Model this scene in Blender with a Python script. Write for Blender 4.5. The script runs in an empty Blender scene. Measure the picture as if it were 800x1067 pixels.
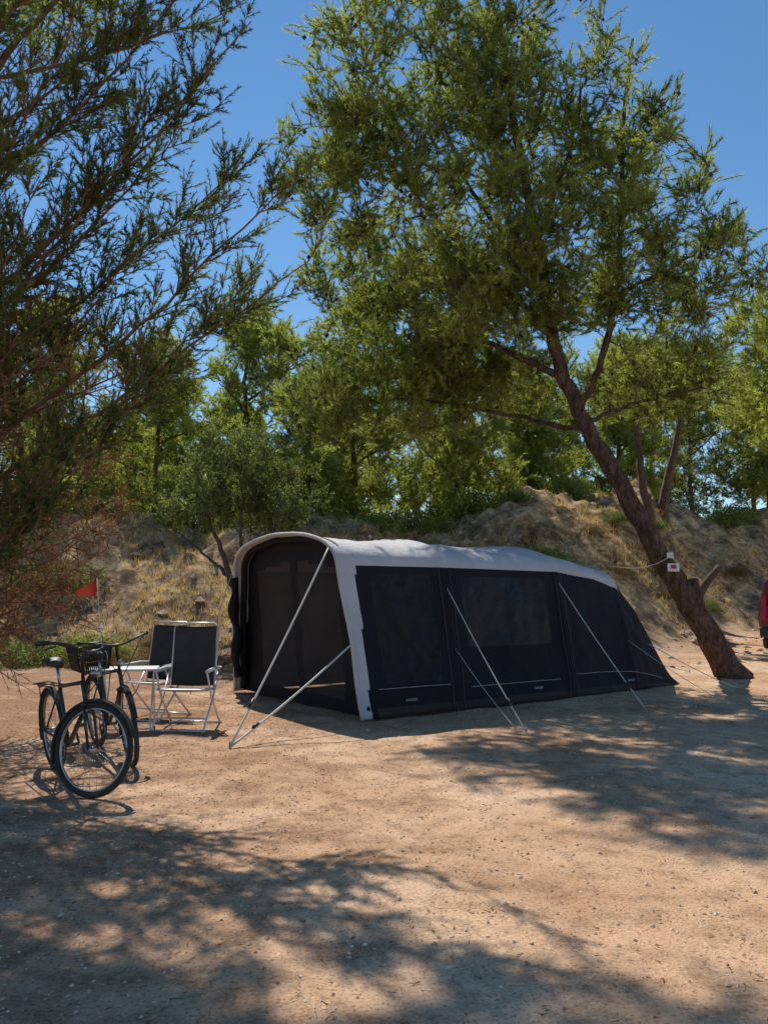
import bpy, math, numpy as np
from mathutils import Vector, Matrix, noise
rng = np.random.default_rng(11)
C = bpy.context.scene.collection
R = math.radians

# ------------------------------------------------------------------ helpers
def empty(name, loc=(0,0,0)):
    o = bpy.data.objects.new(name, None); o.location = loc; C.objects.link(o); return o

def mesh_obj(name, V, F, mats, mi=None, smooth=False, parent=None, attr=None, link=True):
    V = np.asarray(V, dtype=np.float32)
    me = bpy.data.meshes.new(name)
    if isinstance(F, np.ndarray):
        n, k = F.shape
        me.vertices.add(len(V)); me.vertices.foreach_set("co", V.ravel())
        me.loops.add(n*k); me.loops.foreach_set("vertex_index", F.astype(np.int32).ravel())
        me.polygons.add(n)
        me.polygons.foreach_set("loop_start", np.arange(0, n*k, k, dtype=np.int32))
        me.polygons.foreach_set("loop_total", np.full(n, k, dtype=np.int32))
    else:
        me.from_pydata([tuple(map(float, v)) for v in V], [], F)
    for m in (mats if isinstance(mats, (list, tuple)) else [mats]): me.materials.append(m)
    if mi is not None: me.polygons.foreach_set("material_index", np.asarray(mi, dtype=np.int32))
    me.polygons.foreach_set("use_smooth", np.full(len(me.polygons), smooth, dtype=bool))
    if attr is not None:
        a = me.attributes.new("tint", 'FLOAT', 'POINT'); a.data.foreach_set("value", np.asarray(attr, dtype=np.float32))
    me.update(calc_edges=True)
    o = bpy.data.objects.new(name, me)
    if link: C.objects.link(o)
    if parent: o.parent = parent
    return o

def unit(v): return v/np.maximum(np.linalg.norm(v, axis=-1, keepdims=True), 1e-9)
def rnd(n): return unit(rng.normal(size=(n, 3)))

def tube_geo(paths, sides=6):
    Vs, Fs, off = [], [], 0
    for pts, rad in paths:
        pts = np.asarray(pts, float); n = len(pts)
        rad = np.broadcast_to(np.asarray(rad, float), (n,))
        T = unit(np.gradient(pts, axis=0))
        ref = np.array([0,0,1.0]) if abs(T[:,2]).mean() < .8 else np.array([1.0,0,0])
        A = unit(np.cross(T, ref)); B = np.cross(T, A)
        a = np.linspace(0, 2*math.pi, sides, endpoint=False)
        ring = pts[:,None]+rad[:,None,None]*(np.cos(a)[None,:,None]*A[:,None]+np.sin(a)[None,:,None]*B[:,None])
        Vs.append(ring.reshape(-1,3))
        i = np.arange(n-1)[:,None]*sides; j = np.arange(sides)[None]; j2 = (j+1)%sides
        f = np.stack([i+j, i+j2, i+sides+j2, i+sides+j], -1).reshape(-1,4)+off
        Fs.append(f); off += n*sides
        Vs.append(pts[[0,-1]]); c0, c1 = off, off+1; base = off-n*sides
        jj = np.arange(sides); k2 = (jj+1)%sides
        Fs.append(np.stack([base+k2, base+jj, np.full(sides,c0), np.full(sides,c0)],-1))
        e = base+(n-1)*sides
        Fs.append(np.stack([e+jj, e+k2, np.full(sides,c1), np.full(sides,c1)],-1))
        off += 2
    return np.concatenate(Vs), np.concatenate(Fs)

def tubes(name, paths, mat, sides=6, parent=None, smooth=True):
    V, F = tube_geo(paths, sides)
    Fl = [tuple(f) if f[2]!=f[3] else tuple(f[:3]) for f in F.tolist()]
    return mesh_obj(name, V, Fl, mat, smooth=smooth, parent=parent)

def prisms(A, B, ra, rb):
    n = len(A); T = unit(B-A); P = unit(np.cross(T, rnd(n))); Q = np.cross(T, P)
    ra = np.broadcast_to(ra,(n,))[:,None]; rb = np.broadcast_to(rb,(n,))[:,None]
    V = []
    for k in range(3):
        a = 2*math.pi*k/3; V.append(A+ra*(math.cos(a)*P+math.sin(a)*Q))
    for k in range(3):
        a = 2*math.pi*k/3; V.append(B+rb*(math.cos(a)*P+math.sin(a)*Q))
    V = np.stack(V,1).reshape(-1,3)
    b = (np.arange(n)*6)[:,None]
    F = np.concatenate([b+np.array([[0,1,4,3]]), b+np.array([[1,2,5,4]]), b+np.array([[2,0,3,5]])])
    return V, F

def needle_geo(O, D, L, W, tint, quad=False):
    n = len(O); P = unit(np.cross(D, rnd(n)))
    L = np.broadcast_to(L,(n,))[:,None]; W = np.broadcast_to(W,(n,))[:,None]
    if quad:
        V = np.stack([O, O+D*L*.5+P*W*.5, O+D*L, O+D*L*.5-P*W*.5],1).reshape(-1,3)
        return V, np.arange(n*4).reshape(-1,4), np.repeat(tint,4)
    V = np.stack([O-P*W*.5, O+P*W*.5, O+D*L],1).reshape(-1,3)
    return V, np.arange(n*3).reshape(-1,3), np.repeat(tint,3)

# ------------------------------------------------------------------ materials
def newmat(name):
    m = bpy.data.materials.new(name); m.use_nodes = True
    nt = m.node_tree; b = nt.nodes["Principled BSDF"]
    return m, nt, b
def noise_node(nt, scale, detail=3, rough=.6, vec=None):
    n = nt.nodes.new("ShaderNodeTexNoise"); n.inputs["Scale"].default_value = scale
    n.inputs["Detail"].default_value = detail; n.inputs["Roughness"].default_value = rough
    if vec is None:
        tc = nt.nodes.new("ShaderNodeTexCoord"); vec = tc.outputs["Object"]
    nt.links.new(vec, n.inputs["Vector"]); return n
def ramp(nt, fac, stops):
    r = nt.nodes.new("ShaderNodeValToRGB"); e = r.color_ramp.elements
    while len(e) < len(stops): e.new(.5)
    for i,(p,c) in enumerate(stops):
        e[i].position = p; e[i].color = (*c,1) if len(c)==3 else c
    nt.links.new(fac, r.inputs["Fac"]); return r
def mix(nt, fac, a, b, mode='MIX'):
    m = nt.nodes.new("ShaderNodeMix"); m.data_type='RGBA'; m.blend_type=mode
    for s,v in (("Factor",fac),("A",a),("B",b)):
        sock = m.inputs[0] if s=="Factor" else m.inputs[6] if s=="A" else m.inputs[7]
        if isinstance(v,(int,float)): sock.default_value = v
        elif isinstance(v,tuple): sock.default_value = (*v,1)
        else: nt.links.new(v, sock)
    return m.outputs[2]
def simple(name, c1, c2=None, scale=8, rough=.6, metal=0, bump=0, bscale=30, spec=.5):
    m, nt, b = newmat(name)
    c2 = c2 or tuple(x*.7 for x in c1)
    n = noise_node(nt, scale); r = ramp(nt, n.outputs["Fac"], [(.3,c1),(.7,c2)])
    nt.links.new(r.outputs["Color"], b.inputs["Base Color"])
    b.inputs["Roughness"].default_value = rough; b.inputs["Metallic"].default_value = metal
    b.inputs["Specular IOR Level"].default_value = spec
    if bump:
        n2 = noise_node(nt, bscale); bp = nt.nodes.new("ShaderNodeBump")
        bp.inputs["Strength"].default_value = bump; bp.inputs["Distance"].default_value = .02
        nt.links.new(n2.outputs["Fac"], bp.inputs["Height"]); nt.links.new(bp.outputs["Normal"], b.inputs["Normal"])
    return m
def leafmat(name, dark, light, trans=.45):
    m, nt, b = newmat(name); nt.nodes.remove(b)
    out = nt.nodes["Material Output"]
    at = nt.nodes.new("ShaderNodeAttribute"); at.attribute_name = "tint"
    r = ramp(nt, at.outputs["Fac"], [(0,dark),(1,light)])
    d = nt.nodes.new("ShaderNodeBsdfDiffuse"); t = nt.nodes.new("ShaderNodeBsdfTranslucent")
    tcol = mix(nt, 1.0, r.outputs["Color"], (1.55,1.5,.9), 'MULTIPLY')
    nt.links.new(r.outputs["Color"], d.inputs["Color"]); nt.links.new(tcol, t.inputs["Color"])
    ms = nt.nodes.new("ShaderNodeMixShader"); ms.inputs[0].default_value = trans
    nt.links.new(d.outputs[0], ms.inputs[1]); nt.links.new(t.outputs[0], ms.inputs[2])
    nt.links.new(ms.outputs[0], out.inputs["Surface"]); return m
def barkmat(name, c1, c2, zs):
    m, nt, b = newmat(name); tc = nt.nodes.new("ShaderNodeTexCoord"); mp = nt.nodes.new("ShaderNodeMapping")
    mp.inputs["Scale"].default_value = (1,1,zs); nt.links.new(tc.outputs["Object"], mp.inputs["Vector"])
    nn = noise_node(nt, 9, 6, .75, mp.outputs[0])
    vo = nt.nodes.new("ShaderNodeTexVoronoi"); vo.inputs["Scale"].default_value = 20
    wv = mix(nt, .25, mp.outputs[0], nn.outputs["Color"]); nt.links.new(wv, vo.inputs["Vector"])
    r = ramp(nt, nn.outputs["Fac"], [(.32,tuple(x*.5 for x in c2)),(.47,c2),(.68,c1)])
    r2 = ramp(nt, vo.outputs["Distance"], [(.2,(1.15,1.12,1.1)),(.7,(.65,.63,.62))])
    nt.links.new(mix(nt,1.0,r.outputs["Color"],r2.outputs["Color"],'MULTIPLY'), b.inputs["Base Color"])
    b.inputs["Roughness"].default_value = .95; b.inputs["Specular IOR Level"].default_value=.1
    bp = nt.nodes.new("ShaderNodeBump"); bp.inputs["Strength"].default_value = 1; bp.inputs["Distance"].default_value = .04
    nt.links.new(nn.outputs["Fac"], bp.inputs["Height"]); nt.links.new(bp.outputs["Normal"], b.inputs["Normal"]); return m

bark_big = barkmat("pine_bark_plates", (.20,.135,.10), (.10,.066,.05), .35)
bark = simple("pine_bark", (.16,.105,.075), (.055,.038,.03), 9, .95)
bark_red = simple("cypress_bark", (.27,.14,.09), (.14,.075,.05), 7, .95)
bark_grey = simple("olive_bark", (.12,.10,.08), (.05,.04,.035), 9, .95)
m_pine = leafmat("pine_needles", (.09,.13,.045), (.40,.45,.14), .57)
m_pine_bg = leafmat("pine_needles_young", (.15,.19,.055), (.45,.50,.155), .58)
m_cyp = leafmat("cypress_foliage", (.045,.075,.032), (.25,.30,.095), .47)
m_dead = leafmat("dead_twigs_foliage", (.15,.075,.045), (.42,.22,.14), .35)
m_olive = leafmat("olive_leaves", (.08,.11,.055), (.26,.31,.12), .42)
m_shrub = leafmat("shrub_leaves", (.10,.14,.04), (.34,.38,.12), .45)
m_brush = leafmat("brush_twigs", (.09,.065,.04), (.28,.21,.10), .3)
m_grass = leafmat("dry_grass_blades", (.34,.23,.11), (.68,.52,.26), .35)
m_cone = simple("pine_cone", (.06,.04,.03), None, 20, .9)

# ------------------------------------------------------------------ terrain
def sstep(t): t = np.clip(t,0,1); return t*t*(3-2*t)
def H(x, y):
    x = np.asarray(x,float); y = np.asarray(y,float)
    y0 = 16.6+.5*np.maximum(x,0)+np.minimum(3.2*np.maximum(x-9.5,0),5.5)+.3*np.sin(x*.7)
    t = (y-y0)/(8.5+.6*np.sin(x*.45+1))
    b = sstep(t)
    h = (3.6+1.5*sstep((x-1)/6))*b+b*(.3*np.sin(x*.9+y*.4)+.2*np.sin(x*1.7-y*.8+2)+.15*np.sin(x*3.1+y*2.3)+.08*np.sin(x*6.3-y*4.1)+.06*np.sin(x*5.1+y*7.3))
    h += np.clip(y-30,0,200)*.03
    h += .012*np.sin(x*2.1+1)*np.sin(y*1.7)+.007*np.sin(x*5.3+y*3.1)+.02*np.sin(x*.6)*np.sin(y*.5+1)
    return h
def Hs(x,y): return float(H(x,y))

gx = np.concatenate([np.linspace(-220,-16,18)[:-1], np.linspace(-16,22,300), np.linspace(22,220,18)[1:]])
gy = np.concatenate([np.linspace(-60,0,8)[:-1], np.linspace(0,40,300), np.linspace(40,320,24)[1:]])
X,Y = np.meshgrid(gx,gy,indexing='ij'); Z = H(X,Y)
V = np.stack([X,Y,Z],-1).reshape(-1,3); ny=len(gy)
i = np.arange(len(gx)-1)[:,None]*ny; j = np.arange(ny-1)[None]
F = np.stack([i+j,i+ny+j,i+ny+j+1,i+j+1],-1).reshape(-1,4)
att = sstep((Z-.08)/.5).ravel()

mg, nt, b = newmat("dirt_gravel")
tc = nt.nodes.new("ShaderNodeTexCoord"); ov = tc.outputs["Object"]
n1 = noise_node(nt,.45,3,.6,ov); n2 = noise_node(nt,5,5,.7,ov); n3 = noise_node(nt,60,2,.7,ov)
base = ramp(nt,n1.outputs["Fac"],[(.33,(.45,.265,.155)),(.5,(.60,.39,.245)),(.68,(.72,.52,.36))])
fine = ramp(nt,n2.outputs["Fac"],[(.3,(.60,.56,.53)),(.5,(1,1,1)),(.75,(1.12,1.1,1.08))])
c = mix(nt,1.0,base.outputs["Color"],fine.outputs["Color"],'MULTIPLY')
grit = ramp(nt,n3.outputs["Fac"],[(.32,(.45,.4,.37)),(.46,(1,1,1)),(.62,(1,1,1)),(.75,(1.3,1.28,1.25))])
c = mix(nt,.8,c,grit.outputs["Color"],'MULTIPLY')
vo = nt.nodes.new("ShaderNodeTexVoronoi"); vo.inputs["Scale"].default_value=45; nt.links.new(ov,vo.inputs["Vector"])
peb = ramp(nt,vo.outputs["Distance"],[(.0,(1.15,1.13,1.1)),(.25,(1.05,1.03,1.0)),(.5,(.85,.83,.8))])
c = mix(nt,.5,c,peb.outputs["Color"],'MULTIPLY')
n4 = noise_node(nt,1.3,6,.75,ov)
sep = nt.nodes.new("ShaderNodeSeparateXYZ"); nt.links.new(ov,sep.inputs[0])
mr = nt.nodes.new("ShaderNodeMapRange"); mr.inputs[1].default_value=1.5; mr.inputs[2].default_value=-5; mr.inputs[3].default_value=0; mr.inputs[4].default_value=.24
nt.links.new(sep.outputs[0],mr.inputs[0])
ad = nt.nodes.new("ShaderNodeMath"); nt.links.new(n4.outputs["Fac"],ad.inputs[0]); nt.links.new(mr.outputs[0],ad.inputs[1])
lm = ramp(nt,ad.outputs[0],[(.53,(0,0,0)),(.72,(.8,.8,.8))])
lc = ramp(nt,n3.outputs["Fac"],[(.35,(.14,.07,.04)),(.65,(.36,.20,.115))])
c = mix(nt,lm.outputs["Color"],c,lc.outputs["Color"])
sc = ramp(nt,n4.outputs["Fac"],[(.40,(.15,.095,.06)),(.50,(.38,.25,.14)),(.62,(.66,.48,.26))])
sf = ramp(nt,n2.outputs["Fac"],[(.3,(.45,.45,.45)),(.6,(1.1,1.1,1.1))])
sc2 = mix(nt,1.0,sc.outputs["Color"],sf.outputs["Color"],'MULTIPLY')
at = nt.nodes.new("ShaderNodeAttribute"); at.attribute_name="tint"
c = mix(nt,at.outputs["Fac"],c,sc2)
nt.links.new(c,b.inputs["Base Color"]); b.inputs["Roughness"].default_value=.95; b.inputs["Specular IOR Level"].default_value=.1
bp = nt.nodes.new("ShaderNodeBump"); bp.inputs["Strength"].default_value=.6; bp.inputs["Distance"].default_value=.02
hsum = nt.nodes.new("ShaderNodeMath"); nt.links.new(n2.outputs["Fac"],hsum.inputs[0]); nt.links.new(n3.outputs["Fac"],hsum.inputs[1])
nt.links.new(hsum.outputs[0],bp.inputs["Height"]); nt.links.new(bp.outputs["Normal"],b.inputs["Normal"])
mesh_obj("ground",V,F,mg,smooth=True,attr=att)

def scatter_rocks(name,n,xr,yr,smin,smax,mat,power=2.5,pexp=1.5):
    x=rng.uniform(*xr,n); yy=yr[0]+(yr[1]-yr[0])*rng.random(n)**pexp
    s=smin+(smax-smin)*rng.random(n)**power
    o=np.array([[1,0,0],[0,1,0],[-1,0,0],[0,-1,0],[0,0,1],[0,0,-1]],float)
    f=np.array([[0,1,4],[1,2,4],[2,3,4],[3,0,4],[1,0,5],[2,1,5],[3,2,5],[0,3,5]])
    a=rng.uniform(0,6.28,n); ca,sa=np.cos(a),np.sin(a)
    P=o[None]*(1+rng.uniform(-.35,.35,(n,6,1)))*np.array([1,.8,.55])
    P=P+rng.uniform(-.2,.2,(n,6,3))
    Q=np.stack([P[...,0]*ca[:,None]-P[...,1]*sa[:,None],P[...,0]*sa[:,None]+P[...,1]*ca[:,None],P[...,2]],-1)*s[:,None,None]
    Q+=np.stack([x,yy,H(x,yy)+s*.15],-1)[:,None]
    Fx=(np.arange(n)*6)[:,None,None]+f[None]
    return mesh_obj(name,Q.reshape(-1,3),Fx.reshape(-1,3),mat,attr=np.repeat(rng.random(n),6))
ms,nt,b=newmat("stones"); a_=nt.nodes.new("ShaderNodeAttribute"); a_.attribute_name="tint"
r_=ramp(nt,a_.outputs["Fac"],[(0,(.34,.22,.15)),(.6,(.55,.40,.28)),(1,(.70,.60,.49))]); nt.links.new(r_.outputs["Color"],b.inputs["Base Color"]); b.inputs["Roughness"].default_value=.9
scatter_rocks("gravel",26000,(-5,6),(1.8,12),.003,.015,ms,3)
scatter_rocks("bank_rocks",900,(-10,14),(17,32),.03,.16,ms,3,1.0)
n=18000
x=np.concatenate([rng.normal(-3,1.8,n//2),rng.uniform(-6,8,n//2)]); yy=rng.uniform(2,15,n)
O=np.stack([x,yy,H(x,yy)+.006],-1); D=rng.normal(size=(n,3)); D[:,2]=abs(D[:,2])*.12; D=unit(D)
V,F,T=needle_geo(O,D,rng.uniform(.015,.05,n),rng.uniform(.003,.009,n),rng.random(n)*.8)
mesh_obj("fallen_needles",V,F,m_dead,attr=T)

n=36000
x=rng.uniform(-16,21,n); yy=rng.uniform(16,39,n); z=H(x,yy); pat=np.sin(x*1.3+yy*.7)+np.sin(x*.5-yy*1.1)+rng.normal(0,.7,n)
k=(z>.2)&(pat>-.4+.5*(x>5))&((yy<31)|(x>6)); x,yy,z=x[k],yy[k],z[k]; n=len(x); q=8
O=np.repeat(np.stack([x,yy,z-.02],-1),q,0)+rng.normal(0,.05,(n*q,3))*np.array([1,1,0])
D=unit(rnd(n*q)*.55+np.array([0,0,1]))
V,F,T=needle_geo(O,D,np.repeat(rng.uniform(.1,.3,n),q)*rng.uniform(.6,1,n*q),.018,np.clip(np.repeat(rng.random(n),q)+rng.normal(0,.1,n*q),0,1))
mesh_obj("dry_grass",V,F,m_grass,attr=T)

# ------------------------------------------------------------------ trees
def bez(p0,p1,p2,n):
    t=np.linspace(0,1,n)[:,None]; p0,p1,p2=map(np.asarray,(p0,p1,p2))
    return (1-t)**2*p0+2*t*(1-t)*p1+t*t*p2
def smoothpath(pts,n):
    pts=np.asarray(pts,float); t=np.linspace(0,len(pts)-1,n); out=[]
    P=np.vstack([2*pts[0]-pts[1],pts,2*pts[-1]-pts[-2]])
    for tt in t:
        i=min(int(tt),len(pts)-2); f=tt-i; a,b_,c_,d=P[i],P[i+1],P[i+2],P[i+3]
        out.append(.5*((2*b_)+(-a+c_)*f+(2*a-5*b_+4*c_-d)*f*f+(-a+3*b_-3*c_+d)*f**3))
    return np.array(out)

def grow_tree(name,limbs,clouds,nclump,twigs,tlen,nn,nl,nw,barkm,leafm,cones=0,quad=False,spread=.75,up=.5,loc=(0,0,0),sides=8,crad=1.0,trunkmat=None):
    par=empty(name,loc); paths=[]; P=[];Rr=[]
    for pts,r0,r1 in limbs:
        n=max(8,len(pts)*6); p=smoothpath(pts,n)
        p[1:]+=rng.normal(0,.02,(n-1,3)); r=r0+(r1-r0)*np.linspace(0,1,n)**.8
        r*=1+rng.normal(0,.03,n)
        if not paths: r[0]*=1.35; r[1]*=1.12
        paths.append((p,r)); k=int(n*.35) if len(paths)==1 else 3
        P.append(p[k:]);Rr.append(r[k:])
    nl0=len(paths)
    P=np.concatenate(P);Rr=np.concatenate(Rr)
    w=np.array([c_[2] for c_ in clouds],float);w/=w.sum()
    ci=rng.choice(len(clouds),nclump,p=w)
    cen=[]
    for q_ in ci:
        c_,r_,_=clouds[q_]; u=rnd(1)[0]*(rng.random()**.42); cen.append(np.array(c_)+u*np.array(r_))
    cen=np.array(cen)
    d0=np.array([np.linalg.norm(P-c_,axis=1).min() for c_ in cen]); cen=cen[np.argsort(d0)]
    dirs=[]
    for c_ in cen:
        d=np.linalg.norm(P-c_,axis=1); k=d.argmin(); dd=d[k]
        n=max(4,int(dd/.25)+2)
        m_=(P[k]+c_)*.5+np.array([0,0,-.10*dd])+rng.normal(0,.10,3)*dd
        p=bez(P[k],m_,c_,n); p[1:-1]+=rng.normal(0,.02,(n-2,3))
        r=np.linspace(min(Rr[k]*.75,.010+.014*dd),.006,n)
        paths.append((p,r)); P=np.vstack([P,p[1:]]);Rr=np.concatenate([Rr,r[1:]])
        dirs.append(unit(p[-1]-p[-2]))
    dirs=np.array(dirs)
    if trunkmat:
        tubes("trunk",paths[:nl0],trunkmat,14,par); tubes("branches",paths[nl0:],barkm,sides,par)
    else: tubes("trunk_and_limbs",paths,barkm,sides,par)
    m=nclump*twigs
    st=np.repeat(cen,twigs,0)-np.repeat(dirs,twigs,0)*rng.random((m,1))*tlen*.8*crad+rng.normal(0,.10*crad,(m,3))
    td=unit(rnd(m)*1.0+np.repeat(dirs,twigs,0)*.6+np.array([0,0,up]))
    tl=tlen*rng.uniform(.5,1.1,m); en=st+td*tl[:,None]
    V,F=prisms(st,en,.006,.003); mesh_obj("twigs",V,F,barkm,parent=par)
    ct=np.repeat(np.clip(rng.normal(.45,.2,nclump),0,1),twigs)
    M=m*nn; u=rng.uniform(.2,1,M)
    O=np.repeat(st,nn,0)+np.repeat(td*tl[:,None],nn,0)*u[:,None]
    D=unit(np.repeat(td,nn,0)*.9+rnd(M)*spread)
    T=np.clip(np.repeat(ct,nn)+rng.normal(0,.15,M)+(.12*(u-.5)),0,1)
    V,F,T=needle_geo(O,D,nl*rng.uniform(.7,1.15,M),nw,T,quad)
    mesh_obj("foliage",V,F,leafm,attr=T,parent=par)
    if cones:
        k=rng.integers(0,m,cones); c_=st[k]; s=rng.uniform(.03,.05,cones)
        o=np.array([[1,0,0],[0,1,0],[-1,0,0],[0,-1,0],[0,0,1.5],[0,0,-1.3]],float)
        f=np.array([[0,1,4],[1,2,4],[2,3,4],[3,0,4],[1,0,5],[2,1,5],[3,2,5],[0,3,5]])
        Q=c_[:,None]+o[None]*s[:,None,None]; Fx=(np.arange(cones)*6)[:,None,None]+f[None]
        mesh_obj("cones",Q.reshape(-1,3),Fx.reshape(-1,3),m_cone,parent=par,smooth=True)
    return par

trunk=[(6.55,15.1,-.1),(5.95,15,.95),(5.3,15,2.0),(4.5,14.9,3.5),(3.75,14.9,4.9),(3.25,14.8,6.3),(2.9,14.5,8.2),(2.5,14.3,10.3),(2.2,14.2,12.6)]
limbs=[(trunk,.27,.05),
 ([(3.7,14.8,5.0),(4.2,14.7,6.2),(4.5,14.6,8.2),(4.6,14.5,10.4),(4.8,14.4,12.2)],.08,.03),
 ([(3.2,14.7,6.4),(2.2,14.6,7.4),(1.0,14.4,8.6),(-.2,14.2,10)],.08,.03),
 ([(3.5,14.8,5.6),(2.4,15.3,6.3),(1.1,16.2,7.3),(-.4,16.8,8.0)],.08,.02),
 ([(3.9,14.9,4.6),(2.9,15.6,5.0),(1.5,16.4,5.5),(.0,17,5.8)],.06,.02),
 ([(4.4,14.6,7.2),(5.2,14.7,7.6),(6.2,14.8,8.2)],.05,.02),
 ([(3.9,14.8,4.8),(4.9,15,5.2),(6.2,15.2,5.5)],.05,.015),
 ([(2.9,14.5,8.2),(3.4,14.0,9.6),(3.7,13.6,11)],.06,.02),
 ([(2.9,14.5,7.6),(1.8,15.2,9.5),(1.0,15.6,12)],.07,.02)]
clouds=[((.7,14.1,11.0),(2.3,2.0,2.1),9),((3.2,14.3,11.0),(1.9,1.8,2.0),6.5),((2.3,14.3,8.7),(2.5,2.0,1.5),9.5),
 ((5.5,14.8,7.6),(1.8,1.6,1.2),5.5),((4.9,14.6,9.6),(1.3,1.2,1.2),2.8),((.6,16.6,8.2),(2.4,1.7,1.6),10),((-.1,16.8,5.9),(2.4,1.5,1.3),9.5),
 ((2.3,16.4,6.2),(1.8,1.4,1.1),6.5),((-.8,14,9.4),(1.4,1.4,1.5),5.5),((5.4,15.3,5.7),(1.8,1.2,.8),3.4),((1.6,14.2,13.4),(2.9,2,1.4),4.5),
 ((3.5,14.4,7.0),(1.4,1.0,.8),3),((1.7,14.0,7.1),(1.9,1.0,.9),5)]
grow_tree("pine_tree",limbs,clouds,1100,13,.46,37,.13,.016,bark,m_pine,cones=1000,spread=.65,sides=5,trunkmat=bark_big)

grow_tree("pine_tree",[([(13.2,21.0,-.2),(12.9,20.8,3),(12.4,20.6,6),(12.2,20.5,9.5)],.22,.05),([(12.8,20.8,4.2),(11.4,20.4,5.2),(9.8,20,6.0)],.07,.02),([(12.5,20.6,5.6),(11.2,20.2,7.2),(9.8,20,8.2)],.07,.02)],
 [((10.3,20,6.3),(1.9,1.6,1.1),3),((10.5,20,8.2),(1.9,1.6,1.2),3),((12.3,20.4,8.8),(2.2,2,1.6),4),((11.2,20,4.9),(1.3,1.3,.6),1.2)],240,12,.46,26,.16,.022,bark,m_pine_bg,sides=5)

# tall pine added out of view on the left, crown shaped to shade the foreground
grow_tree("pine_tree",[([(-8.6,12.8,-.2),(-8.3,12.6,4),(-7.6,12.3,8),(-6.6,12,11.5)],.26,.07),([(-7.8,12.4,7.5),(-6.2,12,10),(-4.2,11.6,11.9)],.1,.03),([(-7.7,12.4,7.8),(-6.8,11.4,9),(-6.3,10.4,9.8)],.08,.02),([(-5.4,11.8,11.0),(-3.6,11.5,12.0),(-2.4,11.3,12.6)],.06,.02)],
 [((-5.9,11.8,11.7),(2.0,1.7,.9),4),((-3.4,11.5,12.5),(1.8,.9,.6),1.8),((-6.9,10.8,9.8),(1.6,1.8,1.0),3),((-7.6,12,12),(1.6,1.6,1.2),1.5)],190,13,.46,22,.15,.024,bark,m_pine,sides=5)

protos=[]
for v in range(3):
    h=7.5+v*.6
    ln=[(0,0,-.3),(.25*(v-1),.1,h*.3),(.45*(v-1),0,h*.6),(.3*(v-1),.1,h*.92)]
    lb=[(ln,.15,.04)]
    for k in range(6):
        a=k*1.3+v; z0=h*(.18+.1*k); lb.append(([(.3*(v-1),0,z0),(1.1*math.cos(a),1.1*math.sin(a),z0+.5),(2.0*math.cos(a),2.0*math.sin(a),z0+.9)],.06,.02))
    cl=[]
    for k in range(13):
        a=k*2.4+v; zz=h*(.14+.76*k/12); rr=rng.uniform(.6,1.9)*(1.15-.75*(zz/h)**2)
        cl.append(((rr*math.cos(a),rr*math.sin(a),zz),(1.35,1.35,.8),1))
    cl.append(((0,0,h*.9),(1.0,1.0,.9),1.1))
    g=grow_tree("pine_proto",lb,cl,230,11,.5,20,.21,.032,bark,m_pine_bg,sides=4)
    protos.append([c_.data for c_ in g.children])
    for c_ in list(g.children): bpy.data.objects.remove(c_)
    bpy.data.objects.remove(g)
def put_pine(name,x,y,s,v,rot,parent=None,dz=0,sz=1.0):
    if parent is None:
        e=empty(name,(x,y,Hs(x,y)+dz)); e.rotation_euler=(0,0,rot); e.scale=(s,s,s*sz)
        for me in protos[v]:
            o=bpy.data.objects.new(me.name.split('.')[0],me); C.objects.link(o); o.parent=e
    else:
        for me in protos[v]:
            o=bpy.data.objects.new(me.name.split('.')[0],me); C.objects.link(o); o.parent=parent
            o.location=(x,y,Hs(x,y)+dz); o.rotation_euler=(0,0,rot); o.scale=(s,s,s*sz)
near=[(-4.6,28.5,1.05,0,.3),(-8.2,28.6,.9,1,1.5),(-.9,28.8,1.12,2,2.2),(2.6,29.5,1.0,0,4),(6.0,32.5,.85,1,5),(12,40.5,1.0,2,.8),(-12,28,1.0,2,3.1),(19.5,40,1.1,1,2.6),(16,41,.95,0,1.1),(-2.6,27.2,.7,1,3.3)]
for p in near: put_pine("pine_tree",*p)
dt=empty("distant_trees")
for k in range(20):
    x=-28+k*3.4+rng.uniform(-1,1); y=rng.uniform(40,48)
    put_pine("",x,y,rng.uniform(.8,1.15),int(rng.integers(0,3)),rng.uniform(0,6.28),dt)
for k in range(14):
    x=-24+k*2.3+rng.uniform(-.8,.8); y=rng.uniform(31.5,35)
    put_pine("",x,y,rng.uniform(.6,.8),int(rng.integers(0,3)),rng.uniform(0,6.28),dt,dz=-.9)

bx,by=-3.5,19.3; bz=Hs(bx,by)
lb=[([(bx,by,bz-.2),(bx-.05,by,bz+.5),(bx-.3,by-.1,bz+1.3),(bx-.7,by-.2,bz+2.4)],.14,.04),
    ([(bx,by,bz+.4),(bx+.35,by-.1,bz+1.1),(bx+.9,by-.1,bz+2.2)],.09,.03),
    ([(bx-.05,by,bz+.6),(bx+.1,by-.3,bz+1.6),(bx+.1,by-.4,bz+2.8)],.08,.03),
    ([(bx-.2,by,bz+1.0),(bx-.8,by+.1,bz+1.5),(bx-1.5,by,bz+2.1)],.06,.02)]
cl=[((bx-.8,by,bz+2.9),(1.3,1.1,1.0),3),((bx+.8,by,bz+2.9),(1.3,1.1,1.0),3),((bx,by-.3,bz+3.8),(1.3,1.0,.8),2)]
grow_tree("olive_tree",lb,cl,140,14,.4,20,.078,.028,bark_grey,m_olive,quad=True,spread=1.0,sides=6)
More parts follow.
